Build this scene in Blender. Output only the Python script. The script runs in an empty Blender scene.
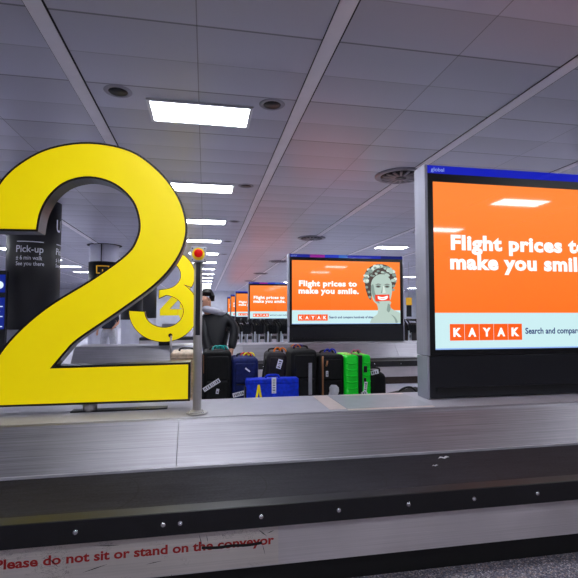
import bpy, bmesh, math, random
from mathutils import Vector, Matrix
from mathutils.geometry import tessellate_polygon
random.seed(7)
PI = math.pi
scn = bpy.context.scene
COL = scn.collection

# ------------------------------------------------------------------ materials
def new_mat(name):
    m = bpy.data.materials.new(name); m.use_nodes = True
    nt = m.node_tree
    return m, nt, nt.nodes['Principled BSDF']

def lin(c):
    return tuple(((v/255)/12.92 if v/255 <= .04045 else ((v/255+.055)/1.055)**2.4) for v in c)

def plain(name, rgb, rough=.5, metal=0, spec=.5, emit=0, var=.12, scale=18, bump=0, emit_rgb=None):
    """principled colour with a little procedural variation"""
    m, nt, p = new_mat(name)
    c = lin(rgb)
    N, L = nt.nodes, nt.links
    tc = N.new('ShaderNodeTexCoord'); no = N.new('ShaderNodeTexNoise')
    no.inputs['Scale'].default_value = scale; no.inputs['Detail'].default_value = 4
    L.new(tc.outputs['Object'], no.inputs['Vector'])
    rp = N.new('ShaderNodeValToRGB')
    rp.color_ramp.elements[0].position = .3; rp.color_ramp.elements[1].position = .7
    rp.color_ramp.elements[0].color = (*[v*(1-var) for v in c], 1)
    rp.color_ramp.elements[1].color = (*[min(1, v*(1+var)) for v in c], 1)
    L.new(no.outputs['Fac'], rp.inputs['Fac'])
    L.new(rp.outputs['Color'], p.inputs['Base Color'])
    p.inputs['Roughness'].default_value = rough
    p.inputs['Metallic'].default_value = metal
    p.inputs['Specular IOR Level'].default_value = spec
    if emit:
        p.inputs['Emission Color'].default_value = (*(lin(emit_rgb) if emit_rgb else c), 1)
        p.inputs['Emission Strength'].default_value = emit
    if bump:
        b = N.new('ShaderNodeBump'); b.inputs['Strength'].default_value = bump
        n2 = N.new('ShaderNodeTexNoise'); n2.inputs['Scale'].default_value = scale*8
        L.new(tc.outputs['Object'], n2.inputs['Vector'])
        L.new(n2.outputs['Fac'], b.inputs['Height']); L.new(b.outputs['Normal'], p.inputs['Normal'])
    return m

def brushed(name, rgb, rough=.3, stretch=(1.2, 160, 160), amount=.25, scratch=0, metal=1.0):
    """brushed steel, grain running along X"""
    m, nt, p = new_mat(name)
    N, L = nt.nodes, nt.links
    c = lin(rgb)
    tc = N.new('ShaderNodeTexCoord'); mp = N.new('ShaderNodeMapping')
    mp.inputs['Scale'].default_value = stretch
    L.new(tc.outputs['Object'], mp.inputs['Vector'])
    no = N.new('ShaderNodeTexNoise'); no.inputs['Scale'].default_value = 1; no.inputs['Detail'].default_value = 5
    L.new(mp.outputs['Vector'], no.inputs['Vector'])
    rp = N.new('ShaderNodeValToRGB')
    rp.color_ramp.elements[0].position = .3; rp.color_ramp.elements[1].position = .72
    rp.color_ramp.elements[0].color = (*[v*(1-amount) for v in c], 1)
    rp.color_ramp.elements[1].color = (*[min(1, v*(1+amount)) for v in c], 1)
    L.new(no.outputs['Fac'], rp.inputs['Fac'])
    big = N.new('ShaderNodeTexNoise'); big.inputs['Scale'].default_value = 1.7; big.inputs['Detail'].default_value = 3
    L.new(tc.outputs['Object'], big.inputs['Vector'])
    mx = N.new('ShaderNodeMix'); mx.data_type = 'RGBA'; mx.blend_type = 'MULTIPLY'; mx.inputs[0].default_value = .45
    L.new(rp.outputs['Color'], mx.inputs[6]); L.new(big.outputs['Fac'], mx.inputs[7])
    out = mx.outputs[2]
    if scratch:
        mp2 = N.new('ShaderNodeMapping'); mp2.inputs['Scale'].default_value = (9, 9, 22); mp2.inputs['Rotation'].default_value = (0, .6, 0)
        L.new(tc.outputs['Object'], mp2.inputs['Vector'])
        vo = N.new('ShaderNodeTexNoise'); vo.inputs['Scale'].default_value = 1.6; vo.inputs['Detail'].default_value = 6; vo.inputs['Distortion'].default_value = 2.5
        L.new(mp2.outputs['Vector'], vo.inputs['Vector'])
        r2 = N.new('ShaderNodeValToRGB')
        e = r2.color_ramp.elements
        e[0].position = .485; e[0].color = (1, 1, 1, 1); e[1].position = .515; e[1].color = (1, 1, 1, 1)
        k = e.new(.5); k.color = (.12, .1, .1, 1)
        L.new(vo.outputs['Fac'], r2.inputs['Fac'])
        gate = N.new('ShaderNodeTexNoise'); gate.inputs['Scale'].default_value = 7
        L.new(tc.outputs['Object'], gate.inputs['Vector'])
        gr = N.new('ShaderNodeValToRGB'); gr.color_ramp.elements[0].position = .5; gr.color_ramp.elements[1].position = .6
        L.new(gate.outputs['Fac'], gr.inputs['Fac'])
        ms = N.new('ShaderNodeMath'); ms.operation = 'MULTIPLY'; ms.inputs[1].default_value = scratch
        L.new(gr.outputs['Color'], ms.inputs[0])
        mx2 = N.new('ShaderNodeMix'); mx2.data_type = 'RGBA'; mx2.blend_type = 'MULTIPLY'
        L.new(ms.outputs[0], mx2.inputs[0])
        L.new(out, mx2.inputs[6]); L.new(r2.outputs['Color'], mx2.inputs[7]); out = mx2.outputs[2]
    L.new(out, p.inputs['Base Color'])
    p.inputs['Metallic'].default_value = metal
    ra = N.new('ShaderNodeMapRange'); ra.inputs[3].default_value = rough*.8; ra.inputs[4].default_value = rough*1.25
    L.new(no.outputs['Fac'], ra.inputs[0]); L.new(ra.outputs[0], p.inputs['Roughness'])
    b = N.new('ShaderNodeBump'); b.inputs['Strength'].default_value = .10; b.inputs['Distance'].default_value = .004
    L.new(no.outputs['Fac'], b.inputs['Height']); L.new(b.outputs['Normal'], p.inputs['Normal'])
    return m

def screen_mat(name, rgb, strength=1.0, rgb2=None, top_z=2.2):
    """lit display surface behind glossy glass; optional vertical fade to rgb2"""
    m, nt, p = new_mat(name)
    N, L = nt.nodes, nt.links
    p.inputs['Base Color'].default_value = (.01, .01, .01, 1)
    p.inputs['Roughness'].default_value = .04
    p.inputs['Emission Strength'].default_value = strength
    if rgb2:
        tc = N.new('ShaderNodeTexCoord'); sp = N.new('ShaderNodeSeparateXYZ')
        L.new(tc.outputs['Generated'], sp.inputs[0])
        no = N.new('ShaderNodeTexNoise'); no.inputs['Scale'].default_value = 1.2
        L.new(tc.outputs['Generated'], no.inputs['Vector'])
        ad = N.new('ShaderNodeMath'); ad.operation = 'MULTIPLY_ADD'; ad.inputs[1].default_value = .3
        L.new(no.outputs['Fac'], ad.inputs[0]); L.new(sp.outputs['Z'], ad.inputs[2])
        rp = N.new('ShaderNodeValToRGB'); rp.color_ramp.elements[0].color = (*lin(rgb), 1)
        rp.color_ramp.elements[1].color = (*lin(rgb2), 1); rp.color_ramp.elements[1].position = 1
        L.new(ad.outputs[0], rp.inputs['Fac']); L.new(rp.outputs['Color'], p.inputs['Emission Color'])
    else:
        p.inputs['Emission Color'].default_value = (*lin(rgb), 1)
    return m

def ceiling_mat():
    m, nt, p = new_mat('ceiling_tile')
    N, L = nt.nodes, nt.links
    geo = N.new('ShaderNodeNewGeometry'); sp = N.new('ShaderNodeSeparateXYZ'); L.new(geo.outputs['Position'], sp.inputs[0])
    def mth(op, a, b=None, c=None):
        n = N.new('ShaderNodeMath'); n.operation = op
        for i, v in enumerate((a, b, c)):
            if v is None: continue
            if isinstance(v, (int, float)): n.inputs[i].default_value = v
            else: L.new(v, n.inputs[i])
        return n.outputs[0]
    u = mth('DIVIDE', mth('SUBTRACT', sp.outputs['X'], -.09), 1.2)
    v = mth('DIVIDE', mth('SUBTRACT', sp.outputs['Y'], 3.73), .575)
    fu, fv = mth('FRACT', u), mth('FRACT', v)
    v2 = mth('FRACT', mth('MULTIPLY', v, .5))
    cu, cv = mth('FLOOR', u), mth('FLOOR', v)
    lu = mth('LESS_THAN', mth('ABSOLUTE', mth('SUBTRACT', fu, .5)), .4955)      # 1 inside tile
    lv = mth('LESS_THAN', mth('ABSOLUTE', mth('SUBTRACT', fv, .5)), .488)
    lv2 = mth('LESS_THAN', mth('ABSOLUTE', mth('SUBTRACT', v2, .5)), .490)
    cb = N.new('ShaderNodeCombineXYZ'); L.new(cu, cb.inputs[0]); L.new(cv, cb.inputs[1])
    wn = N.new('ShaderNodeTexWhiteNoise'); wn.noise_dimensions = '3D'; L.new(cb.outputs[0], wn.inputs['Vector'])
    tone = mth('MULTIPLY_ADD', wn.outputs['Value'], .14, .86)
    sag_shade = mth('MULTIPLY_ADD', fv, .16, .9)  # shading of a sagging tile, painted as a tone gradient
    f = mth('MULTIPLY', tone, sag_shade)
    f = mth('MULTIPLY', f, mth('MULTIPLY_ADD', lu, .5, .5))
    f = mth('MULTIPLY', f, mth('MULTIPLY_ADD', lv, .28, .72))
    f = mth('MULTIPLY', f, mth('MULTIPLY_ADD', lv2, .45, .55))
    mx = N.new('ShaderNodeMix'); mx.data_type = 'RGBA'
    L.new(f, mx.inputs[0]); mx.inputs[6].default_value = (0, 0, 0, 1); mx.inputs[7].default_value = (*lin((200, 199, 214)), 1)
    L.new(mx.outputs[2], p.inputs['Base Color'])
    p.inputs['Roughness'].default_value = .3
    p.inputs['Specular IOR Level'].default_value = .5
    b = N.new('ShaderNodeBump'); b.inputs['Strength'].default_value = .5; b.inputs['Distance'].default_value = .01
    L.new(mth('MULTIPLY', lu, mth('MULTIPLY', lv, lv2)), b.inputs['Height']); L.new(b.outputs['Normal'], p.inputs['Normal'])
    return m

def carpet_mat():
    m, nt, p = new_mat('speckled_carpet')
    N, L = nt.nodes, nt.links
    geo = N.new('ShaderNodeNewGeometry')
    vo = N.new('ShaderNodeTexVoronoi'); vo.inputs['Scale'].default_value = 120
    L.new(geo.outputs['Position'], vo.inputs['Vector'])
    hs = N.new('ShaderNodeSeparateColor'); L.new(vo.outputs['Color'], hs.inputs[0])
    rp = N.new('ShaderNodeValToRGB')
    e = rp.color_ramp.elements
    e[0].position = 0; e[0].color = (*lin((84, 82, 96)), 1); e[1].position = 1; e[1].color = (*lin((225, 220, 232)), 1)
    for pos, c in ((.45, (120, 118, 134)), (.7, (150, 145, 160)), (.86, (180, 156, 150))):
        k = e.new(pos); k.color = (*lin(c), 1)
    L.new(hs.outputs[0], rp.inputs['Fac'])
    # paler hard floor beyond the closest carousel, lightened to bounce light onto the far ceiling
    sp = N.new('ShaderNodeSeparateXYZ'); L.new(geo.outputs['Position'], sp.inputs[0])
    gt = N.new('ShaderNodeMath'); gt.operation = 'GREATER_THAN'; gt.inputs[1].default_value = 5.3; L.new(sp.outputs['Y'], gt.inputs[0])
    mx = N.new('ShaderNodeMix'); mx.data_type = 'RGBA'; L.new(gt.outputs[0], mx.inputs[0])
    L.new(rp.outputs['Color'], mx.inputs[6]); mx.inputs[7].default_value = (*lin((205, 203, 218)), 1)
    L.new(mx.outputs[2], p.inputs['Base Color'])
    ro = N.new('ShaderNodeMath'); ro.operation = 'MULTIPLY_ADD'; ro.inputs[1].default_value = -.5; ro.inputs[2].default_value = .9
    L.new(gt.outputs[0], ro.inputs[0]); L.new(ro.outputs[0], p.inputs['Roughness'])
    b = N.new('ShaderNodeBump'); b.inputs['Strength'].default_value = .6; b.inputs['Distance'].default_value = .01
    L.new(vo.outputs['Distance'], b.inputs['Height']); L.new(b.outputs['Normal'], p.inputs['Normal'])
    return m

def belt_mat():
    """rubber plates: crescent overlaps along the belt, scuffed"""
    m, nt, p = new_mat('belt_rubber')
    N, L = nt.nodes, nt.links
    tc = N.new('ShaderNodeTexCoord'); sp = N.new('ShaderNodeSeparateXYZ'); L.new(tc.outputs['Object'], sp.inputs[0])
    def mth(op, a, b=None, c=None):
        n = N.new('ShaderNodeMath'); n.operation = op
        for i, v in enumerate((a, b, c)):
            if v is None: continue
            if isinstance(v, (int, float)): n.inputs[i].default_value = v
            else: L.new(v, n.inputs[i])
        return n.outputs[0]
    yy = mth('SUBTRACT', sp.outputs['Y'], .34)
    arc = mth('SQRT', mth('MAXIMUM', mth('SUBTRACT', .15, mth('MULTIPLY', yy, yy)), .001))
    q = mth('FRACT', mth('DIVIDE', mth('SUBTRACT', sp.outputs['X'], arc), .78))
    line = mth('LESS_THAN', q, .012)
    no = N.new('ShaderNodeTexNoise'); no.inputs['Scale'].default_value = 60; no.inputs['Detail'].default_value = 8
    L.new(tc.outputs['Object'], no.inputs['Vector'])
    mp = N.new('ShaderNodeMapping'); mp.inputs['Scale'].default_value = (5, 45, 5); mp.inputs['Rotation'].default_value = (0, 0, .3)
    L.new(tc.outputs['Object'], mp.inputs['Vector'])
    n2 = N.new('ShaderNodeTexNoise'); n2.inputs['Scale'].default_value = 1; n2.inputs['Detail'].default_value = 6
    L.new(mp.outputs['Vector'], n2.inputs['Vector'])
    rp = N.new('ShaderNodeValToRGB')
    rp.color_ramp.elements[0].position = .35; rp.color_ramp.elements[0].color = (*lin((21, 20, 26)), 1)
    rp.color_ramp.elements[1].position = .68; rp.color_ramp.elements[1].color = (*lin((46, 44, 52)), 1)
    av = mth('ADD', mth('MULTIPLY', no.outputs['Fac'], .5), mth('MULTIPLY', n2.outputs['Fac'], .5))
    L.new(av, rp.inputs['Fac'])
    mx = N.new('ShaderNodeMix'); mx.data_type = 'RGBA'; L.new(mth('MULTIPLY', line, .75), mx.inputs[0])
    L.new(rp.outputs['Color'], mx.inputs[6]); mx.inputs[7].default_value = (.008, .008, .008, 1)
    L.new(mx.outputs[2], p.inputs['Base Color'])
    p.inputs['Roughness'].default_value = .68
    p.inputs['Specular IOR Level'].default_value = .22
    b = N.new('ShaderNodeBump'); b.inputs['Strength'].default_value = .5; b.inputs['Distance'].default_value = .01
    L.new(mth('ADD', mth('MULTIPLY', q, .35), mth('MULTIPLY', n2.outputs['Fac'], .15)), b.inputs['Height']); L.new(b.outputs['Normal'], p.inputs['Normal'])
    return m

M = dict(
    ceiling=ceiling_mat(), carpet=carpet_mat(), belt=belt_mat(),
    steel=brushed('brushed_steel', (172, 169, 178), .5),
    skirt=brushed('skirt_steel', (228, 220, 224), .5, amount=.10, metal=.25),
    worn=brushed('worn_steel', (236, 226, 222), .55, amount=.08, scratch=.9, metal=.1),
    side=brushed('side_aluminium', (205, 205, 222), .45, stretch=(160, 160, 1.2), amount=.12, metal=.55),
    post=brushed('post_steel', (220, 215, 215), .38, stretch=(90, 90, 1.2), amount=.12, metal=.5),
    deck=plain('deck_sheet', (176, 173, 184), .38, 0, .5, var=.06, scale=9),
    trim_reflect=plain('deck_trim_reflect', (225, 208, 204), .3, .25, var=.05),  # metal strips with the screens' peach reflection put into their colour
    deck2=plain('deck_inset', (158, 158, 168), .35, 0, .5, var=.06, scale=9),
    bumper=plain('black_rubber', (13, 13, 18), .45, var=.2),
    kick=plain('kick_black', (14, 14, 16), .6, var=.2),
    kick_brown=plain('kick_brown', (60, 46, 40), .6, var=.2),
    bolt=plain('bolt_steel', (220, 220, 225), .2, 1, var=.05),
    strip=plain('ceiling_strip', (248, 244, 250), .4, 0, var=.05, scale=3),
    gap=plain('dark_gap', (30, 30, 36), .8),
    speaker=plain('speaker_rim', (150, 148, 160), .5, var=.05),
    white_metal=plain('white_metal', (225, 225, 230), .4, var=.03),
    vent=plain('vent_dark', (30, 30, 36), .35, .6, var=.15),
    vent_rim=plain('vent_rim', (140, 138, 150), .3, .7, var=.1),
    wall=plain('wall_paint', (226, 228, 236), .7, var=.05, scale=2),
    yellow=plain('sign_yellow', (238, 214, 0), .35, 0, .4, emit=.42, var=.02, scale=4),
    black=plain('gloss_black', (10, 10, 13), .3, var=.1),
    casing=plain('casing_black', (20, 21, 28), .38, var=.12),
    column=plain('column_wrap', (15, 15, 20), .5, var=.12, scale=3),
    col_metal=plain('column_metal', (205, 205, 218), .45, .4, var=.06, scale=3),
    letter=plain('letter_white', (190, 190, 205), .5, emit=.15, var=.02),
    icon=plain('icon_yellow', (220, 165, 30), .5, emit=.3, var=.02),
    red_ink=plain('red_ink', (170, 24, 20), .55, var=.12, scale=40),
    black_ink=plain('black_ink', (12, 11, 12), .7, var=.2, scale=40),
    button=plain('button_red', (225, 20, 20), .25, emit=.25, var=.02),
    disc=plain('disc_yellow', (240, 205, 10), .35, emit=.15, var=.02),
    plate=plain('plate_grey', (200, 200, 215), .4, var=.03),
    orange=screen_mat('display_orange', (255, 112, 28), 1.05, (255, 136, 58)),
    band=screen_mat('display_pale_band', (206, 240, 244), 1.0),
    swhite=screen_mat('display_white', (255, 255, 255), 1.1),
    tile=screen_mat('display_tile_orange', (255, 96, 20), 1.0),
    navy_text=screen_mat('display_navy', (20, 48, 120), .9),
    blue_strip=screen_mat('header_blue', (18, 32, 190), .9),
    strip_white=screen_mat('header_white', (150, 170, 235), .9),
    marble=screen_mat('picture_marble', (196, 218, 208), .9),
    marble_light=screen_mat('picture_marble_light', (226, 240, 230), .95),
    marble_mid=screen_mat('picture_marble_mid', (150, 172, 164), .85),
    marble_dark=screen_mat('picture_marble_dark', (92, 78, 74), .8),
    sticker=screen_mat('picture_sticker', (250, 70, 40), 1.0),
    edge_glow=screen_mat('display_edge', (150, 190, 255), .9),
    fids=screen_mat('monitor_blue', (20, 50, 180), .5),
    fids_white=screen_mat('monitor_white', (220, 235, 255), 1.1),
    light=plain('light_panel', (255, 255, 255), .5, emit=1, var=0),
)
LIGHT = 31.5
def light_mat():
    m, nt, p = new_mat('panel_light')
    p.inputs['Base Color'].default_value = (.8, .8, .8, 1)
    p.inputs['Emission Color'].default_value = (.90, .94, 1.0, 1)
    p.inputs['Emission Strength'].default_value = LIGHT
    return m
M['light'] = light_mat()
def header_mat():
    m, nt, p = new_mat('header_colours')
    N, L = nt.nodes, nt.links
    p.inputs['Base Color'].default_value = (.01, .01, .01, 1); p.inputs['Roughness'].default_value = .05
    tc = N.new('ShaderNodeTexCoord'); sp = N.new('ShaderNodeSeparateXYZ'); L.new(tc.outputs['Generated'], sp.inputs[0])
    rp = N.new('ShaderNodeValToRGB'); rp.color_ramp.interpolation = 'CONSTANT'
    e = rp.color_ramp.elements
    e[0].position = 0; e[0].color = (*lin((30, 40, 150)), 1); e[1].position = .17; e[1].color = (*lin((150, 40, 150)), 1)
    for pos, c in ((.3, (40, 60, 190)), (.42, (60, 110, 200)), (.5, (25, 40, 170)), (.8, (14, 24, 110))):
        k = e.new(pos); k.color = (*lin(c), 1)
    L.new(sp.outputs['X'], rp.inputs['Fac']); L.new(rp.outputs['Color'], p.inputs['Emission Color'])
    p.inputs['Emission Strength'].default_value = .9
    return m
M['header'] = header_mat()

# ------------------------------------------------------------------ mesh helpers
def bx(bm, x0, x1, y0, y1, z0, z1, bev=0, seg=2, mi=0):
    r = bmesh.ops.create_cube(bm, size=1)
    vs = r['verts']
    for v in vs:
        v.co = Vector(((x0+x1)/2+v.co.x*(x1-x0), (y0+y1)/2+v.co.y*(y1-y0), (z0+z1)/2+v.co.z*(z1-z0)))
    fs = {f for v in vs for f in v.link_faces}
    for f in fs: f.material_index = mi
    if bev:
        es = list({e for v in vs for e in v.link_edges})
        rr = bmesh.ops.bevel(bm, geom=es, offset=bev, segments=seg, affect='EDGES', profile=.5)
        for f in rr['faces']: f.smooth = True; f.material_index = mi
    return bm

def cyl(bm, p0, p1, r0, r1=None, seg=20, caps=True, mi=0):
    r1 = r0 if r1 is None else r1
    p0, p1 = Vector(p0), Vector(p1); d = p1-p0
    q = d.to_track_quat('Z', 'Y')
    a, b = [], []
    for i in range(seg):
        t = 2*PI*i/seg; c = Vector((math.cos(t), math.sin(t), 0))
        a.append(bm.verts.new(p0+q@(c*r0))); b.append(bm.verts.new(p1+q@(c*r1)))
    for i in range(seg):
        f = bm.faces.new((a[i], a[(i+1) % seg], b[(i+1) % seg], b[i])); f.smooth = True; f.material_index = mi
    if caps:
        for f in (bm.faces.new(list(reversed(a))), bm.faces.new(b)): f.material_index = mi
    return bm

def tube(bm, pts, r, seg=10, mi=0):
    """a bent tube through points, one connected surface"""
    pts = [Vector(p) for p in pts]; rings = []
    n = len(pts); up = None
    for i, p in enumerate(pts):
        d = (pts[min(i+1, n-1)]-pts[max(i-1, 0)]).normalized()
        if up is None:
            up = d.orthogonal().normalized()
        else:
            up = (up-d*up.dot(d)); up = up.normalized() if up.length > 1e-6 else d.orthogonal().normalized()
        s = d.cross(up); rr = r[i] if isinstance(r, (list, tuple)) else r
        rings.append([bm.verts.new(p+(up*math.cos(2*PI*k/seg)+s*math.sin(2*PI*k/seg))*rr) for k in range(seg)])
    for a, b in zip(rings, rings[1:]):
        for k in range(seg):
            f = bm.faces.new((a[k], a[(k+1) % seg], b[(k+1) % seg], b[k])); f.smooth = True; f.material_index = mi
    for f in (bm.faces.new(list(reversed(rings[0]))), bm.faces.new(rings[-1])): f.material_index = mi
    return bm

def ball(bm, c, r, sc=(1, 1, 1), u=16, v=10, mi=0):
    rr = bmesh.ops.create_uvsphere(bm, u_segments=u, v_segments=v, radius=r)
    for w in rr['verts']: w.co = Vector(c)+Vector((w.co.x*sc[0], w.co.y*sc[1], w.co.z*sc[2]))
    for f in {f for w in rr['verts'] for f in w.link_faces}: f.smooth = True; f.material_index = mi
    return bm

def lathe(bm, prof, c=(0, 0, 0), seg=36, mi=0):
    rings = []
    for r, z in prof:
        if r < 1e-5: rings.append([bm.verts.new((c[0], c[1], c[2]+z))])
        else: rings.append([bm.verts.new((c[0]+r*math.cos(2*PI*i/seg), c[1]+r*math.sin(2*PI*i/seg), c[2]+z)) for i in range(seg)])
    for a, b in zip(rings, rings[1:]):
        for i in range(seg):
            j = (i+1) % seg
            vs = [a[i % len(a)], a[j % len(a)], b[j % len(b)], b[i % len(b)]]
            vs = list(dict.fromkeys(vs))
            if len(vs) > 2:
                f = bm.faces.new(vs); f.smooth = True; f.material_index = mi
    return bm

def prism_xz(bm, pts, y0, y1, mi=0, mi_side=None):
    """extrude a closed outline in XZ from y0 (towards the camera) to y1"""
    clean = []
    for p in pts:
        if not clean or (abs(p[0]-clean[-1][0])+abs(p[1]-clean[-1][1])) > 1e-5: clean.append(p)
    if abs(clean[0][0]-clean[-1][0])+abs(clean[0][1]-clean[-1][1]) < 1e-5: clean.pop()
    pts = clean
    a = [bm.verts.new((x, y0, z)) for x, z in pts]; b = [bm.verts.new((x, y1, z)) for x, z in pts]
    n = len(pts)
    for t in tessellate_polygon([[Vector((x, z, 0)) for x, z in pts]]):
        for ring, rev in ((a, False), (b, True)):
            vs = [ring[i] for i in t]
            try: f = bm.faces.new(vs[::-1] if rev else vs); f.material_index = mi
            except ValueError: pass
    for i in range(n):
        f = bm.faces.new((b[i], b[(i+1) % n], a[(i+1) % n], a[i])); f.material_index = mi if mi_side is None else mi_side
    return bm

def prism_yz(bm, pts, x0, x1):
    a = [bm.verts.new((x0, y, z)) for y, z in pts]; b = [bm.verts.new((x1, y, z)) for y, z in pts]
    n = len(pts)
    fs = [bm.faces.new(a), bm.faces.new(list(reversed(b)))]
    for i in range(n): bm.faces.new((b[i], b[(i+1) % n], a[(i+1) % n], a[i]))
    bmesh.ops.triangulate(bm, faces=fs)
    bmesh.ops.recalc_face_normals(bm, faces=bm.faces[:])
    return bm

def obj(name, bm, mats, parent=None):
    me = bpy.data.meshes.new(name)
    bmesh.ops.recalc_face_normals(bm, faces=bm.faces[:])
    bm.to_mesh(me); bm.free()
    for m in (mats if isinstance(mats, (list, tuple)) else [mats]): me.materials.append(m)
    o = bpy.data.objects.new(name, me); COL.objects.link(o)
    if parent is not None: o.parent = parent
    return o

def tag(o, label=None, cat=None, group=None, kind=None):
    if label: o['label'] = label
    if cat: o['category'] = cat
    if group: o['group'] = group
    if kind: o['kind'] = kind
    elif cat: o['kind'] = 'thing'
    return o

def thing(name, label, cat, loc=(0, 0, 0), rz=0, group=None):
    o = bpy.data.objects.new(name, None); COL.objects.link(o)
    o.location = loc; o.rotation_euler = (0, 0, rz); o.empty_display_size = .1
    return tag(o, label, cat, group)

def dup(root, loc=None, label=None, group=None, skip=()):
    r = root.copy(); COL.objects.link(r)
    if loc is not None: r.location = loc
    if label: r['label'] = label
    if group: r['group'] = group
    for ch in list(root.children):
        if ch.name.split('.')[0] in skip: continue
        c = ch.copy(); COL.objects.link(c); c.parent = r
        for g in list(ch.children):
            d = g.copy(); COL.objects.link(d); d.parent = c
    return r

def structure(name, bm, m, label=None):
    return tag(obj(name, bm, m), label, None, None, 'structure')

def text_bm(body, width=None, height=None, bold=0.0, depth=.0, spacing=1.0, res=3):
    """lettering as a bmesh in the XZ plane, facing -Y, left-bottom of its box at the origin"""
    cu = bpy.data.curves.new('lettering', 'FONT'); cu.body = body; cu.size = 1; cu.offset = bold
    cu.extrude = depth/2; cu.resolution_u = res; cu.space_character = spacing; cu.space_line = .95
    o = bpy.data.objects.new('lettering_source', cu); COL.objects.link(o)
    dg = bpy.context.evaluated_depsgraph_get(); dg.update()
    me = bpy.data.meshes.new_from_object(o.evaluated_get(dg))
    bm = bmesh.new(); bm.from_mesh(me)
    bpy.data.objects.remove(o); bpy.data.curves.remove(cu); bpy.data.meshes.remove(me)
    xs = [v.co.x for v in bm.verts]; ys = [v.co.y for v in bm.verts]
    w, h = max(xs)-min(xs), max(ys)-min(ys)
    sx = width/w if width else None; sy = height/h if height else None
    sx = sx or sy; sy = sy or sx
    x0, y0 = min(xs), min(ys)
    for v in bm.verts: v.co = Vector(((v.co.x-x0)*sx, -v.co.z, (v.co.y-y0)*sy))
    for f in bm.faces: f.smooth = False
    return bm

def shift(bm, dx=0, dy=0, dz=0):
    for v in bm.verts: v.co += Vector((dx, dy, dz))
    return bm

def join(dst, src):
    me = bpy.data.meshes.new('tmp'); src.to_mesh(me); src.free()
    dst.from_mesh(me); bpy.data.meshes.remove(me)
    return dst

def spline(pts, closed=False, n=6):
    """Catmull-Rom through (x, z) points"""
    out = []; P = pts; k = len(P)
    for i in range(k-1):
        p0 = P[max(i-1, 0)]; p1 = P[i]; p2 = P[i+1]; p3 = P[min(i+2, k-1)]
        for j in range(n):
            t = j/n
            out.append(tuple(.5*((2*p1[a])+(-p0[a]+p2[a])*t+(2*p0[a]-5*p1[a]+4*p2[a]-p3[a])*t*t+(-p0[a]+3*p1[a]-3*p2[a]+p3[a])*t**3) for a in (0, 1)))
    out.append(tuple(P[-1]))
    return out

def arc(cx, cz, rx, rz, a0, a1, n=20):
    return [(cx+rx*math.cos(math.radians(a0+(a1-a0)*i/n)), cz+rz*math.sin(math.radians(a0+(a1-a0)*i/n))) for i in range(n+1)]

def inset(pts, d):
    """move an outline inwards by d (counter-clockwise or clockwise)"""
    n = len(pts)
    area = sum(pts[i][0]*pts[(i+1) % n][1]-pts[(i+1) % n][0]*pts[i][1] for i in range(n))
    s = 1 if area > 0 else -1
    out = []
    for i in range(n):
        p0, p1, p2 = Vector(pts[i-1]), Vector(pts[i]), Vector(pts[(i+1) % n])
        a, b = (p1-p0), (p2-p1)
        if a.length < 1e-7 or b.length < 1e-7: out.append(tuple(p1)); continue
        a.normalize(); b.normalize()
        na, nb = Vector((-a.y, a.x))*s, Vector((-b.y, b.x))*s
        m = (na+nb)
        if m.length < 1e-4: out.append(tuple(p1+na*d)); continue
        m.normalize(); k = d/max(.35, m.dot(na))
        out.append(tuple(p1+m*k))
    return out

# ------------------------------------------------------------------ camera
H = 1.6; f_px = 450.0
yaw = math.atan(84/450); pitch = math.atan(23.5/450)
cam = bpy.data.cameras.new('camera'); co = bpy.data.objects.new('camera', cam); COL.objects.link(co)
co.location = (0, 0, H); co.rotation_euler = (PI/2+pitch, 0, -yaw)
cam.sensor_width = 36; cam.lens = f_px/578*36; cam.clip_start = .05; cam.clip_end = 300
scn.camera = co

# ------------------------------------------------------------------ the room
XA, XB, YA, YB, ZC = -18.0, 30.0, -9.0, 50.0, 4.0
structure('floor', bx(bmesh.new(), XA, XB, YA, YB, -.1, 0), M['carpet'], 'speckled grey carpet floor')
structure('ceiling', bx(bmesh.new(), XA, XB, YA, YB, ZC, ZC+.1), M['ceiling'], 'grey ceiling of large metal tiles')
structure('wall_back', bx(bmesh.new(), XA, XB, YB, YB+.1, 0, ZC), M['wall'])
structure('wall_front', bx(bmesh.new(), XA, XB, YA-.1, YA, 0, ZC), M['wall'])
structure('wall_left', bx(bmesh.new(), XA-.1, XA, YA, YB, 0, ZC), M['wall'])
structure('wall_right', bx(bmesh.new(), XB, XB+.1, YA, YB, 0, ZC), M['wall'])
for i in range(-4, 9):
    x = -1.33+2.4*i
    bm = bmesh.new(); bx(bm, x-.07, x+.07, YA, YB, ZC-.012, ZC, mi=0)
    bx(bm, x+.07, x+.086, YA, YB, ZC-.006, ZC, mi=1); bx(bm, x-.077, x-.07, YA, YB, ZC-.006, ZC, mi=1)
    structure('trim_%d' % (i+5), bm, [M['strip'], M['gap']], 'pale metal strip between rows of ceiling tiles')

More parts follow.
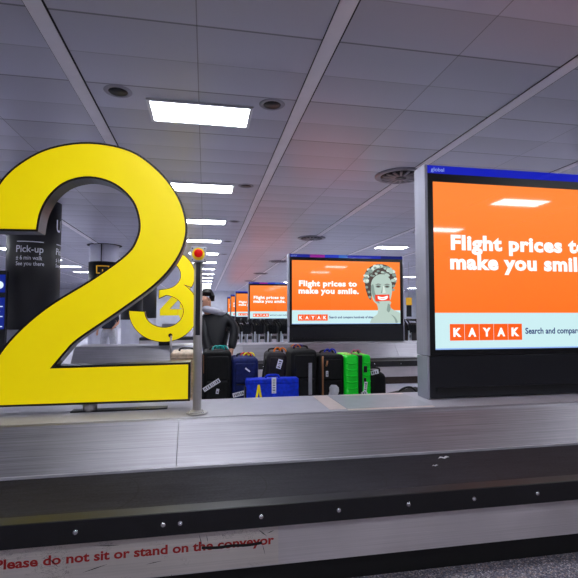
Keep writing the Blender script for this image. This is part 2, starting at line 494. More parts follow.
# ceiling light panels: lit panel set in a frame
ORD = 'first second third fourth fifth sixth seventh eighth ninth tenth eleventh twelfth thirteenth fourteenth fifteenth sixteenth seventeenth eighteenth'.split()
lt = thing('ceiling_light', '', 'ceiling light')
bm = bmesh.new()
for a in ((-.605, -.565, -.295, .295), (.565, .605, -.295, .295), (-.565, .565, -.295, -.26), (-.565, .565, .26, .295)):
    bx(bm, a[0], a[1], a[2], a[3], -.022, 0)
obj('frame', bm, M['white_metal'], lt)
bm = bmesh.new(); bx(bm, -.565, .565, -.26, .26, -.012, 0)
obj('diffuser', bm, M['light'], lt)
first = True
ROWS = [('row passing over the numbered signs', -.07, -3, 13), ('row over the advertising screens', 6.72, -3, 13), ('row beyond the dark columns', -7.0, 0, 13),
        ('row past the screens', 13.4, 2, 13), ('outermost row past the screens', 20.2, 4, 13)]
for rn, x, k0, k1 in ROWS:
    for k in range(k0, k1+1):
        y = 5.42+3.27*k+(.28 if x == 6.72 else 0)
        if k < 0: lab = 'ceiling light panel behind the viewer, %s back, in the %s' % (ORD[-k-1], rn)
        else: lab = '%s white ceiling light panel from the front in the %s' % (ORD[k], rn)
        if first: o = lt; o.location = (x, y, ZC); o['label'] = lab; first = False
        else: o = dup(lt, (x, y, ZC), lab)
        o['group'] = 'ceiling light panels'

# flush round ceiling speakers beside the lights
sp = thing('ceiling_speaker', '', 'ceiling speaker', group='round ceiling speakers')
obj('ring', lathe(bmesh.new(), [(.10, 0), (.10, -.008), (.14, -.008), (.15, 0)], seg=28), M['speaker'], sp)
obj('grille', lathe(bmesh.new(), [(0, -.004), (.10, -.006), (.10, 0)], seg=28), M['vent'], sp)
first = True
for k in range(0, 5):
    for x, side in ((-.95, 'nearer the dark columns'), (.74, 'nearer the screens')):
        if k and x < 0: continue
        lab = 'round flush ceiling speaker beside the %s light panel, on the side %s' % (ORD[k], side)
        loc = (x, 5.03+3.4*k, ZC)
        if first: sp.location = loc; sp['label'] = lab; first = False
        else: dup(sp, loc, lab)

# round swirl diffusers hanging from the ceiling
dv = thing('ceiling_vent', '', 'air vent', group='round swirl vents')
obj('rim', lathe(bmesh.new(), [(.34, 0), (.36, -.028), (.43, -.03), (.45, -.02), (.45, 0)], seg=40), M['vent_rim'], dv)
obj('face', lathe(bmesh.new(), [(0, -.05), (.06, -.05), (.08, -.03), (.34, -.02), (.36, 0)], seg=40), M['vent'], dv)
bm = bmesh.new()
for i in range(16):
    t = 2*PI*i/16
    n0 = len(bm.verts); bx(bm, .10, .33, -.02, .02, -.05, -.03)
    bm.verts.ensure_lookup_table()
    for v in bm.verts[n0:]: v.co = Matrix.Rotation(t, 3, 'Z')@v.co
obj('blade', bm, M['vent_rim'], dv)
for i, y in enumerate((7.28, 14.0, 20.7, 27.4, 34.1)):
    lab = '%s dark round swirl vent in the ceiling, counted from the big screen' % ORD[i]
    if i == 0: dv.location = (3.35, y, ZC); dv['label'] = lab
    else: dup(dv, (3.35, y, ZC), lab)

# ------------------------------------------------------------------ carousels
def carousel(x0, x1, yf, deck_z, label, seams, bolts, decal=False, kick=M['kick']):
    t = thing('baggage_carousel', label, 'baggage carousel', (0, yf, 0), group='baggage carousels')
    zt = .52; fa = .98 if deck_z < .82 else .95; de = fa+.74; back = de+.28; end = back+.70
    obj('kick_plate', bx(bmesh.new(), x0, x1, .13, end-.13, 0, .18), kick, t)
    xs = [x0]+[s for s in seams if x0 < s < x1]+[x1]
    for a, b in zip(xs, xs[1:]):
        obj('skirt_panel', bx(bmesh.new(), a+.0015, b-.0015, .05, .09, .165, .41), M['skirt'], t)
    obj('skirt_panel', bx(bmesh.new(), x0, x1, end-.09, end-.05, .165, .41), M['skirt'], t)
    bump = obj('bumper_strip', bx(bmesh.new(), x0, x1, 0, .1, .40, zt+.003, .006), M['bumper'], t)
    obj('bumper_strip', bx(bmesh.new(), x0, x1, end-.1, end, .40, zt+.003, .006), M['bumper'], t)
    for bxx in bolts:
        bm = bmesh.new()
        n0 = 0
        ball(bm, (bxx, -.001, .462), .0105, (1, .55, 1), 12, 8)
        cyl(bm, (bxx, .003, .462), (bxx, -.003, .462), .014, .012, 14)
        obj('bolt', bm, M['bolt'], bump)
    obj('belt', bx(bmesh.new(), x0, x1, .1, fa-.25, zt-.05, zt), M['belt'], t)
    obj('belt', bx(bmesh.new(), x0, x1, back-.03, end-.1, zt-.05, zt), M['belt'], t)
    fx = [x0]+[s-.02 for s in seams if x0 < s < x1]+[x1]
    for a, b in zip(fx, fx[1:]):
        bm = bmesh.new()
        prism_yz(bm, [(fa-.29, zt+.012), (fa-.02, deck_z-.03), (fa-.005, deck_z-.008), (fa+.03, deck_z-.004), (fa+.03, deck_z-.05), (fa-.24, zt-.02)], a+.002, b-.002)
        obj('fascia_panel', bm, M['steel'], t)
    obj('fascia_edge', bx(bmesh.new(), x0, x1, fa-.30, fa-.27, zt, zt+.016), M['deck'], t)
    obj('fascia_panel', prism_yz(bmesh.new(), [(back+.02, zt+.01), (de+.01, deck_z-.01), (de-.02, deck_z-.005), (de-.02, deck_z-.05), (back-.04, zt-.02)], x0, x1), M['steel'], t)
    obj('deck', bx(bmesh.new(), x0, x1, fa+.02, de-.01, deck_z-.05, deck_z), M['deck'], t)
    # end closures
    prof = [(.13, 0), (.13, .17), (.05, .17), (.05, .41), (.1, .45), (.1, zt-.055), (fa-.30, zt-.055), (fa, deck_z-.055), (de, deck_z-.055), (back, zt-.055), (end-.1, zt-.055), (end-.1, .45), (end-.05, .41), (end-.05, .17), (end-.13, .17), (end-.13, 0)]
    for a in (x0-.02, x1):
        obj('end_panel', prism_yz(bmesh.new(), prof, a, a+.02), M['skirt'], t)
    return t, fa, de

BOLTS = [-1.2, -1.1, -.65, -.21, -.12, .32, .77, 1.20, 1.63, 2.07, 2.5, 2.93]
c1, fa, de = carousel(-7, 11, 2.56, .80, 'large steel baggage carousel closest to the viewer, carrying the big number 2', [-3.87, -.165, 3.6], BOLTS)
# insets and seams on its deck
for a, b, lab in ((1.17, 1.93, None),):
    obj('deck_inset', bx(bmesh.new(), a, b, fa+.09, de-.1, .795, .803), M['deck2'], c1)
for a, b, y0, y1 in ((1.02, 1.165, fa+.09, de-.04), (1.165, 1.93, fa+.035, fa+.085), (1.30, 1.93, de-.095, de-.04)):
    obj('deck_trim', bx(bmesh.new(), a, b, y0, y1, .796, .8025), M['trim_reflect'], c1)
bm = bmesh.new()
bx(bm, -1.4, .425, .0475, .0503, .172, .398)
obj('notice_panel', bm, M['worn'], c1)['label'] = 'scratched worn notice panel'
bm = text_bm('Please do not sit or stand on the conveyor', width=1.445, height=.066, bold=.03)
shift(bm, -1.045, .0468, .268)
obj('lettering', bm, M['red_ink'], c1)['label'] = 'red warning lettering'
bm = bmesh.new()
pts = spline([(-.005, .300), (.08, .293), (.16, .296), (.25, .291), (.33, .297)], n=5)
poly = [(x, z+.0075) for x, z in pts]+[(x, z-.0075) for x, z in reversed(pts)]
prism_xz(bm, poly, .0452, .0466)
obj('strike_mark', bm, M['black_ink'], c1)['label'] = 'black scratch through the last two words'
# gouges on the panel
bm = bmesh.new()
for (xa, za, xb, zb, w) in ((-.55, .36, -.44, .352, .004), (-.02, .375, .0, .30, .004), (.02, .37, .03, .32, .003), (.31, .37, .36, .33, .005), (.33, .30, .35, .225, .003), (-.62, .23, -.50, .26, .004), (-.80, .33, -.74, .27, .004), (-.30, .24, -.22, .25, .003), (.36, .345, .40, .36, .004)):
    d = Vector((xb-xa, zb-za)).normalized(); n = Vector((-d.y, d.x))*w/2
    prism_xz(bm, [(xa, za), ((xa+xb)/2+n.x, (za+zb)/2+n.y), (xb, zb), ((xa+xb)/2-n.x, (za+zb)/2-n.y)], .0460, .0472)
obj('scratch', bm, M['black_ink'], c1)
BZ = .52
C2B = [-2.5+.62*i for i in range(22)]
carousel(-2.75, 16, 9.5, .86, 'steel baggage carousel behind the row of suitcases, carrying the number 3', [0.9, 4.6, 8.3], C2B, kick=M['kick_brown'])
carousel(-2.75, 16, 20.2, .86, 'far baggage carousel carrying the number 4, behind the luggage trolleys', [], [])
carousel(-2.75, 16, 29.7, .86, 'distant baggage carousel under the fourth advertising screen', [], [])

# torn paper scraps on the belt
for (x, y, w, lab) in ((1.75, 3.13, .05, 'larger torn white paper scrap lying on the black belt'), (1.6, 2.98, .026, 'tiny torn white paper scrap lying on the black belt')):
    bm = bmesh.new()
    pts = [(-1, -.2), (-.4, .25), (.1, .1), (.6, .35), (1, .1), (.5, -.15), (0, -.3), (-.6, -.1)]
    vs = [bm.verts.new((x+a*w, y+b*w*1.2, BZ+.003+.006*abs(math.sin(3*a)))) for a, b in pts]
    vt = [bm.verts.new(v.co+Vector((0, 0, .0015))) for v in vs]
    n = len(vs)
    bm.faces.new(vs); bm.faces.new(list(reversed(vt)))
    for i in range(n): bm.faces.new((vs[i], vs[(i+1) % n], vt[(i+1) % n], vt[i]))
    tag(obj('paper_scrap', bm, M['white_metal']), lab, 'paper scrap', 'paper scraps on the belt')

# ------------------------------------------------------------------ numbered signs
def number_sign(name, label, outlines, origin, depth, posts, border=.017, zdeck=.8, hole=None):
    """outlines: list of closed outlines in sign coordinates (x, z from its base point)"""
    t = thing(name, label, 'number sign', origin, group='yellow carousel numbers')
    bm = bmesh.new(); fb = bmesh.new()
    for o in outlines:
        prism_xz(bm, o, 0, depth)
        prism_xz(fb, inset(o, border), -.003, .002)
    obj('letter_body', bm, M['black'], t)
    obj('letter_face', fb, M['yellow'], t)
    return t

outer = spline([(-1.69, 2.235), (-1.67, 2.42), (-1.60, 2.62), (-1.46, 2.785), (-1.24, 2.925), (-.94, 2.99), (-.62, 2.945), (-.385, 2.785), (-.225, 2.575), (-.155, 2.35), (-.172, 2.17), (-.255, 1.995), (-.41, 1.815), (-.69, 1.595), (-.985, 1.38), (-1.07, 1.29), (-1.125, 1.22), (-1.16, 1.175)], n=5)
inner = spline([(-1.31, 2.24), (-1.285, 2.40), (-1.215, 2.54), (-1.10, 2.645), (-.93, 2.69), (-.745, 2.645), (-.60, 2.51), (-.545, 2.33), (-.57, 2.19), (-.65, 2.07), (-.88, 1.885), (-1.17, 1.69), (-1.34, 1.55), (-1.48, 1.40), (-1.57, 1.27), (-1.64, 1.12), (-1.67, .98), (-1.675, .87)], n=5)
two = outer+[(-.115, 1.185), (-.115, .868)]+list(reversed(inner))
two = [(x+.92, z-.80) for x, z in two]
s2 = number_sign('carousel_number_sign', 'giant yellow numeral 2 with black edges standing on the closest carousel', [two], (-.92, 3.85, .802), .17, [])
bm = bmesh.new(); cyl(bm, (.01, .09, .004), (.01, .09, .075), .055); obj('post', bm, M['post'], s2)
bm = bmesh.new(); bx(bm, -.13, .62, .04, .15, 0, .008, .003); obj('base_plate', bm, M['casing'], s2)

# numeral 3 on the second carousel
R, r, UR, ur, cz, up = .79, .43, .72, .38, .79, .89
o3 = []
low_out = arc(0, cz, R, R, 180, 414, 40)         # left terminal, round the bottom, up the right
up_out = arc(-.02, cz+up, UR, UR*.92, -28, 188, 34)
o3 += low_out[:]                                  # ends near the notch
o3 += up_out
o3 += [(-.02-ur*.98, cz+up-.06)]
o3 += list(reversed(arc(-.02, cz+up, ur, ur*.92, -80, 188, 26)))
o3 += [(-.13, cz+up-.37), (-.13, cz+up-.60)]
o3 += list(reversed(arc(0, cz-.02, r, r*.92, 180, 445, 34)))
o3 = [(x*.95, z*.885) for x, z in o3]
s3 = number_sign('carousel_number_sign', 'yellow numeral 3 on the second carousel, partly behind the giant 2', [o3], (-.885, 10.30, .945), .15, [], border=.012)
bm = bmesh.new(); cyl(bm, (.16, -.03, -.24), (.16, -.03, .12), .022); ball(bm, (.16, -.03, .12), .028, u=12, v=8); obj('post', bm, M['post'], s3)
bm = bmesh.new(); cyl(bm, (.14, -.004, .15), (.14, -.007, .15), .045); obj('hole', bm, M['black'], s3)
bm = bmesh.new(); bx(bm, -.12, .12, .10, .145, -.08, .02); obj('base_plate', bm, M['casing'], s3)

# numeral 4 on the third carousel
four_out = [(-.86, .62), (-.86, .88), (.18, 2.08), (.50, 2.08), (.50, .90), (.80, .90), (.80, .60), (.50, .60), (.50, 0), (.12, 0), (.12, .60)]
bmb = [(.12, .90), (.12, 1.52), (-.42, .90)]
def four():
    # outline with a bridge so that the counter stays open
    return [(-.86, .60), (-.86, .88), (.18, 2.08), (.50, 2.08), (.50, .90), (.80, .90), (.80, .60), (.50, .60), (.50, 0), (.12, 0), (.12, .60), (-.05, .60), (-.05, .90), (.12, .90), (.12, 1.52), (-.42, .90), (-.052, .90), (-.052, .60)]
s4 = number_sign('carousel_number_sign', 'distant yellow numeral 4 seen through the hole of the 3', [four()], (-1.18, 21.5, .86), .17, [], border=0.004)
bm = bmesh.new(); bx(bm, .12, .5, .03, .14, -.0, .02); obj('base_plate', bm, M['casing'], s4)
# numeral 5, far beyond
o5 = [(.60, 2.08), (.60, 1.76), (-.22, 1.76), (-.27, 1.36)]+arc(0, .70, .70, .68, 112, -170, 30)[0:]+[(-.36, .58)]+list(reversed(arc(0, .70, .36, .36, 128, -160, 24)))+[(-.34, 1.02), (-.66, 1.02), (-.52, 2.08)]
s5 = number_sign('carousel_number_sign', 'farthest yellow numeral 5, a sliver behind the 4', [o5], (-1.02, 31.0, .86), .17, [], border=0.004)
bm = bmesh.new(); bx(bm, -.2, .2, .03, .14, -.0, .02); obj('base_plate', bm, M['casing'], s5)

# ------------------------------------------------------------------ emergency stop post
es = thing('emergency_stop_post', 'slim steel post topped by a red emergency stop button', 'emergency stop post', (-.055, 3.69, .80))
bm = bmesh.new(); cyl(bm, (0, 0, .005), (0, 0, .012), .085, .08, 28); cyl(bm, (0, 0, .012), (0, 0, .03), .05, .042, 28)
fl = obj('base_flange', bm, M['post'], es)
for i in range(4):
    bm = bmesh.new(); a = PI/4+i*PI/2; cyl(bm, (.062*math.cos(a), .062*math.sin(a), .012), (.062*math.cos(a), .062*math.sin(a), .018), .009, seg=8)
    obj('bolt', bm, M['bolt'], fl)
bm = bmesh.new(); cyl(bm, (0, 0, .012), (0, 0, 1.21), .034, seg=28); obj('pole', bm, M['post'], es)
bm = bmesh.new(); bx(bm, -.018, .018, -.0355, -.028, .62, 1.2); obj('dark_strip', bm, M['casing'], es)  # dark strip down the upper front of the pole
bm = bmesh.new(); bx(bm, -.062, .064, -.045, .05, 1.205, 1.325, .006); bxm = obj('control_box', bm, M['plate'], es)
for sx in (-.047, .049):
    for sz in (1.22, 1.31):
        bm = bmesh.new(); cyl(bm, (sx, -.043, sz), (sx, -.047, sz), .005, seg=8); obj('screw', bm, M['vent'], bxm)
bm = bmesh.new(); cyl(bm, (0, -.044, 1.266), (0, -.050, 1.266), .05, seg=28); obj('button_collar', bm, M['disc'], es)
bm = bmesh.new(); cyl(bm, (0, -.049, 1.270), (0, -.066, 1.270), .018, seg=20); ball(bm, (0, -.068, 1.270), .034, (1, .5, 1), 20, 12); obj('button', bm, M['button'], es)

# ------------------------------------------------------------------ advertising screens
def make_screen():
    W, HH, D = 3.03, 2.19, .21
    t = thing('advertising_screen', '', 'advertising screen')
    obj('housing', bx(bmesh.new(), .02, W-.02, .012, D-.012, .40, HH, .004), M['casing'], t)
    bm = bmesh.new()
    bx(bm, 0, .03, 0, D, .40, HH+.004, .003); bx(bm, .004, .03, .07, .1, .41, HH, 0)
    obj('side_panel', bm, M['side'], t)
    bm = bmesh.new(); bx(bm, W-.03, W, 0, D, .40, HH+.004, .003); obj('side_panel', bm, M['side'], t)
    bm = bmesh.new()
    bx(bm, .03, W-.03, .0, .03, .40, .452); bx(bm, .03, W-.03, 0, .03, 2.035, 2.112)
    bx(bm, .03, .083, 0, .03, .452, 2.035); bx(bm, W-.103, W-.03, 0, .03, .452, 2.035)
    obj('bezel', bm, M['black'], t)
    hd = obj('header_strip', bx(bmesh.new(), .03, W-.03, -.002, .03, 2.112, 2.188), M['blue_strip'], t)
    bm = text_bm('global', width=.135, height=.048, bold=.01); shift(bm, .065, -.0035, 2.120)
    obj('lettering', bm, M['strip_white'], hd)
    x0, x1, z0, zb, z1 = .083, W-.103, .452, .795, 2.035
    obj('display', bx(bmesh.new(), x0, x1, .008, .02, zb, z1), M['orange'], t)
    bd = obj('display_band', bx(bmesh.new(), x0, x1, .008, .02, z0+.012, zb), M['band'], t)
    obj('edge_glow', bx(bmesh.new(), x0, x1, .007, .02, z0, z0+.012), M['edge_glow'], bd)
    bm = text_bm('Flight prices to', width=1.50, height=.19, bold=.047, spacing=1.08); shift(bm, .26, .0055, 1.345)
    b2 = text_bm('make you smile.', width=1.56, height=.19, bold=.047, spacing=1.08); shift(b2, .25, .0055, 1.160)
    join(bm, b2)
    obj('headline', bm, M['swhite'], t)
    for i, ch in enumerate('KAYAK'):
        a = .235+i*.1525
        tl = obj('logo_tile', bx(bmesh.new(), a, a+.147, .004, .02, .535, .69), M['tile'], t)
        bm = text_bm(ch, width=.084, height=.084, bold=.055); shift(bm, a+.0315, .0015, .570)
        obj('logo_letter', bm, M['swhite'], tl)
    bm = text_bm('Search and compare hundreds of sites', width=1.16, height=.078, bold=.025); shift(bm, 1.03, .0055, .573)
    obj('tagline', bm, M['navy_text'], bd)
    # picture of a curly-haired marble bust, a flat image on the display
    bm = bmesh.new()
    def blob(pts, y, mi): prism_xz(bm, pts, y, y+.0012, mi)
    sh = [(2.10, .464), (2.16, .60), (2.30, .70), (2.32, .84), (2.30, 1.05), (2.66, 1.02), (2.64, .90), (2.72, .82), (2.84, .76), (2.924, .70), (2.924, .464)]
    blob(spline(sh, n=4)[0:], .0060, 0)
    blob(spline([(2.40, 1.0), (2.50, .88), (2.60, .74), (2.66, .84), (2.62, .96), (2.40, 1.0)], n=4)[:-1], .0050, 2)
    blob(spline([(2.44, 1.0), (2.46, .82), (2.52, .64), (2.56, .84), (2.58, 1.0), (2.44, 1.0)], n=4)[:-1], .0046, 0)
    blob(spline([(2.66, .70), (2.78, .62), (2.85, .50), (2.80, .47), (2.76, .58), (2.66, .70)], n=4)[:-1], .0050, 2)
    # hair mass
    blob(arc(2.39, 1.60, .44, .38, 0, 352, 40), .0046, 3)
    blob([(1.97, 1.5), (2.0, 1.3), (2.06, 1.12), (2.12, 1.05), (2.16, 1.2), (2.2, 1.5)], .0046, 3)
    for hx, hz in ((2.02, 1.38), (2.08, 1.26), (2.10, 1.13), (2.75, 1.42), (2.74, 1.32)): blob(arc(hx, hz, .04, .035, 0, 345, 10), .0025, 2)
    # face
    face = arc(2.42, 1.42, .285, .30, 0, 180, 20)+spline([(2.135, 1.42), (2.145, 1.22), (2.20, 1.03), (2.36, .92), (2.50, .925), (2.64, 1.04), (2.70, 1.24), (2.705, 1.42)], n=4)[1:-1]
    blob(face, .0036, 0)
    blob(spline([(2.135, 1.42), (2.16, 1.22), (2.24, 1.05), (2.36, .965), (2.32, 1.10), (2.24, 1.25), (2.2, 1.45), (2.135, 1.42)], n=4)[:-1], .0030, 2)
    for ex in (2.33, 2.57):
        blob(arc(ex, 1.405, .072, .038, 0, 352, 18), .0026, 2)
        blob(arc(ex, 1.40, .045, .02, 0, 352, 14), .0018, 3)
        blob(spline([(ex-.1, 1.435), (ex, 1.475), (ex+.09, 1.445), (ex, 1.455), (ex-.1, 1.435)], n=3)[:-1], .0018, 3)
    blob([(2.455, 1.42), (2.49, 1.42), (2.535, 1.245), (2.44, 1.225), (2.415, 1.245)], .0026, 1)
    blob([(2.455, 1.42), (2.44, 1.235), (2.40, 1.235)], .0020, 2)
    rnd = random.Random(3)
    for i in range(46):
        a = rnd.uniform(-15, 200); q = rnd.uniform(.80, 1.02)
        cx, cz = 2.39+.42*q*math.cos(math.radians(a)), 1.61+.33*q*math.sin(math.radians(a))
        s_ = rnd.uniform(.035, .06)
        blob(arc(cx, cz, s_, s_*.8, 0, 345, 12), .0026-.00003*i, (0, 1, 2)[i % 3])
    for i in range(22):
        a = rnd.uniform(15, 165); q = rnd.uniform(.55, .78)
        cx, cz = 2.39+.42*q*math.cos(math.radians(a)), 1.58+.30*q*math.sin(math.radians(a))
        blob(arc(cx, cz, .045, .03, 0, 345, 12), .0014-.00003*i, (0, 3, 2)[i % 3])
    # orange sticker with a smile over the mouth
    blob([(2.25, 1.02), (2.64, 1.04), (2.63, 1.20), (2.24, 1.19)], .0004, 4)
    blob(spline([(2.31, 1.16), (2.44, 1.13), (2.58, 1.165), (2.56, 1.085), (2.44, 1.055), (2.33, 1.08), (2.31, 1.16)], n=5)[:-1], -.0004, 5)
    blob(spline([(2.34, 1.118), (2.44, 1.095), (2.55, 1.123), (2.44, 1.083), (2.34, 1.118)], n=5)[:-1], -.0012, 4)
    obj('bust_picture', bm, [M['marble'], M['marble_light'], M['marble_mid'], M['marble_dark'], M['sticker'], M['swhite']], t)['label'] = 'picture of a curly haired pale stone bust with an orange smile sticker'
    # base
    bm = bmesh.new(); bx(bm, .02, W-.02, .004, D-.01, .012, .395, .004)
    base = obj('base', bm, M['casing'], t)
    bm = bmesh.new(); bx(bm, .10, 1.72, -.008, .01, .095, .105); bx(bm, .09, .10, -.008, .01, .062, .105); bx(bm, 1.72, 1.73, -.008, .01, .062, .105); bx(bm, .1, 1.72, -.0005, .006, .06, .095)
    obj('slot', bm, M['black'], base)
    bm = bmesh.new(); bx(bm, 0, .03, .005, D-.005, .0, .392, .003); obj('base_side', bm, M['side'], base)
    bm = bmesh.new(); bx(bm, W-.03, W, .005, D-.005, .0, .392, .003); obj('base_side', bm, M['side'], base)
    return t
sc1 = make_screen()
SCR = [(3.87, .802), (10.87, .862), (21.4, .86), (30.9, .86), (36.8, .86), (42.5, .86)]
SL = ['huge lit orange advertising screen on the closest carousel, its base in full view',
      'orange advertising screen on the second carousel with the curly haired bust',
      'third orange advertising screen in the receding line, above the trolleys',
      'fourth orange advertising screen in the receding line, a narrow strip showing',
      'fifth orange advertising screen in the receding line, a thin sliver',
      'last and smallest orange advertising screen at the end of the line']
for i, (y, z) in enumerate(SCR):
    g = 'row of orange advertising screens'
    if i == 0:
        sc1.location = (2.02, y, z); sc1['label'] = SL[0]; sc1['group'] = g
    else:
        o = dup(sc1, (2.02, y, z), SL[i], g)
        for ch in list(o.children):
            if ch.name.startswith('header_strip'):
                if i < 3:
                    ch.data = ch.data.copy(); ch.data.materials[0] = M['header']
# pedestals under the farthest screens (no carousel is seen there)
for i in (4, 5):
    y = SCR[i][0]
    tag(obj('screen_plinth', bx(bmesh.new(), 1.9, 5.2, y-.3, y+.6, 0, .86, .01), M['casing']), 'low dark plinth carrying the %s screen' % ('fifth', 'last')[i-4], 'plinth', 'screen plinths')

# ------------------------------------------------------------------ suitcases on the rear belt
TOPZ = BZ+.001
def cloth(name, rgb, rough=.75, bump=.3): return plain(name, rgb, rough, 0, .3, var=.25, scale=30, bump=bump)
S = dict(black=cloth('bag_black', (17, 17, 20)), navy=cloth('bag_navy', (20, 32, 92)), blue=cloth('bag_blue', (10, 52, 214), .55, .1),
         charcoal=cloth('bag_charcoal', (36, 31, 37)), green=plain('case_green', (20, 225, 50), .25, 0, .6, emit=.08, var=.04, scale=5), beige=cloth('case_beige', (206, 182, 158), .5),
         trim=plain('bag_trim', (12, 12, 14), .4), tan=plain('leather_tan', (165, 112, 74), .5), paper=plain('tag_paper', (225, 225, 238), .5, emit=.05, var=.05),
         print=plain('tag_print', (70, 70, 84), .6), teal=plain('ribbon_teal', (10, 170, 165), .6), ribbon_or=plain('ribbon_orange', (250, 130, 20), .6), red=plain('ribbon_red', (220, 40, 40), .6),
         yel=plain('strap_yellow', (250, 225, 20), .5, emit=.1), purple=plain('ribbon_purple', (60, 30, 130), .6), pink=plain('ribbon_pink', (230, 120, 160), .6), bluer=plain('ribbon_blue', (20, 50, 210), .6),
         grey=plain('strip_grey', (150, 150, 160), .4), wheel=plain('wheel_black', (10, 10, 10), .5), plastic=plain('bag_plastic', (205, 205, 215), .3))

def case_shell(w, d, h, bev, z0=.045, ribs=0, seg=4, lean=0):
    bm = bmesh.new(); bx(bm, -w/2, w/2, -d/2, d/2, z0, h, bev, seg)
    return bm

def tagstrip(parent, x, z, L_, W_, ang, y, name='baggage_tag'):
    """white luggage label with printed bars, lying on a front face"""
    bm = bmesh.new(); bx(bm, -L_/2, L_/2, -.002, .002, -W_/2, W_/2)
    o = obj(name, bm, S['paper'], parent); o.location = (x, y, z); o.rotation_euler = (0, -ang, 0)
    bm = bmesh.new(); k = -L_/2+.012
    rn = random.Random(int(L_*1e4))
    while k < L_/2-.02:
        w = rn.uniform(.004, .014); bx(bm, k, k+w, -.003, -.0018, -W_*.3, W_*.28); k += w+rn.uniform(.006, .016)
    obj('printed_bars', bm, S['print'], o)
    return o

def ribbon(parent, mats, x, y, z, s=1):
    """knotted ribbon on a handle: loops and tails"""
    for i, m in enumerate(mats):
        bm = bmesh.new(); rn = random.Random(i+int(100*x+1000*s))
        dx = (i-(len(mats)-1)/2)*.05*s
        ball(bm, (dx, 0, .02*s), .017*s, (1.4, 1, 1), 10, 8)
        for sg in (-1, 1):
            tube(bm, spline3([(dx, 0, .02*s), (dx+sg*.03*s, -.012*s, .05*s), (dx+sg*.075*s, -.02*s, .03*s), (dx+sg*.09*s, -.03*s, -.01*s+rn.uniform(-.01, .02))]), [.012*s]*9+[.008*s], 8)
        o = obj('ribbon', bm, m, parent); o.location = (x, y, z)

def spline3(pts, n=3):
    out = []; k = len(pts)
    for i in range(k-1):
        p0, p1, p2, p3 = pts[max(i-1, 0)], pts[i], pts[i+1], pts[min(i+2, k-1)]
        for j in range(n):
            t = j/n
            out.append(tuple(.5*((2*p1[a])+(-p0[a]+p2[a])*t+(2*p0[a]-5*p1[a]+4*p2[a]-p3[a])*t*t+(-p0[a]+3*p1[a]-3*p2[a]+p3[a])*t**3) for a in range(3)))
    out.append(tuple(pts[-1]))
    return out

def suitcase(name, label, x, y, w, d, h, mat, bev=.035, rz=0, pocket=True, cat='suitcase', handle=True, wheels=True, lean=0):
    t = thing(name, label, cat, (x, y, TOPZ), rz)
    t.rotation_euler = (0, lean, rz)
    z0 = .045 if wheels else 0
    sh = obj('shell', case_shell(w, d, h, bev, z0), mat, t)
    if pocket:
        bm = bmesh.new(); bx(bm, -w/2+.03, w/2-.03, -d/2-.018, -d/2+.03, z0+.05, z0+(h-z0)*.50, .012, 2); obj('pocket', bm, mat, t)
        bm = bmesh.new(); bx(bm, -w/2+.03, w/2-.03, -d/2-.014, -d/2+.03, z0+(h-z0)*.53, h-.05, .012, 2); obj('pocket', bm, mat, t)
        bm = bmesh.new(); bx(bm, -w/2+.04, w/2-.04, -d/2-.021, -d/2-.012, z0+(h-z0)*.505, z0+(h-z0)*.52); obj('zipper', bm, S['trim'], t)
    if handle:
        bm = bmesh.new(); tube(bm, spline3([(-.075, 0, h-.012), (-.07, 0, h+.022), (0, 0, h+.032), (.07, 0, h+.022), (.075, 0, h-.012)]), .011, 8); obj('handle', bm, S['trim'], t)
    if wheels:
        for sx in (-1, 1):
            for sy in (-1, 1):
                bm = bmesh.new(); px, py = sx*(w/2-.05), sy*(d/2-.05)
                cyl(bm, (px-.011, py, .026), (px+.011, py, .026), .026, seg=16); bx(bm, px-.016, px+.016, py-.016, py+.016, .03, .055)
                obj('wheel', bm, S['wheel'], t)
    return t

YB_ = 4.965
# beige ribbed case (behind the stop post)
t = suitcase('suitcase', 'beige suitcase with fine horizontal ribs between the giant 2 and the steel post', -.185, 4.95, .32, .44, .67, S['beige'], .03, pocket=False)
bm = bmesh.new()
for i in range(20): bx(bm, -.145, .145, -.232, -.21, .08+i*.028, .094+i*.028, .004, 1)
obj('rib', bm, S['beige'], t)
# black
t = suitcase('suitcase', 'black fabric suitcase with a teal ribbon, beside the steel post', .135, YB_, .285, .42, .675, S['black'], .03)
ribbon(t, [S['teal'], S['teal']], .03, -.02, .685, .7)
tagstrip(t, -.06, .335, .19, .045, .55, -.235); tagstrip(t, -.0, .27, .05, .03, 1.4, -.235)
bm = bmesh.new(); bx(bm, -.147, -.128, -.19, -.16, .45, .64, .004); obj('leather_edge', bm, S['tan'], t)
# navy
t = suitcase('suitcase', 'navy blue fabric suitcase with red and yellow ribbons on its handle', .425, YB_, .275, .42, .60, S['navy'], .04)
ribbon(t, [S['red'], S['yel']], .03, -.06, .612, .65)
tagstrip(t, .03, .50, .055, .02, -.7, -.236, 'brand_patch') if False else None
bm = bmesh.new(); bx(bm, -.03, .03, -.002, .002, -.008, .008); o = obj('patch', bm, S['paper'], t); o.location = (.02, -.228, .48); o.rotation_euler = (0, .65, 0)
tagstrip(t, -.07, .235, .13, .045, .22, -.236)
# charcoal, leaning
t = suitcase('suitcase', 'dark charcoal upright bag leaning, orange ribbon on top, behind the bright blue case', .735, YB_+.02, .22, .36, .635, S['charcoal'], .05, lean=.065); t.location.z += .012
ribbon(t, [S['ribbon_or']], .04, -.05, .645, .75)
tagstrip(t, .02, .52, .10, .05, 1.35, -.21)
bm = bmesh.new(); tube(bm, spline3([(-.11, -.1, .58), (-.135, -.12, .40), (-.13, -.1, .2), (-.112, -.05, .1)]), .013, 8); obj('shoulder_strap', bm, S['trim'], t)
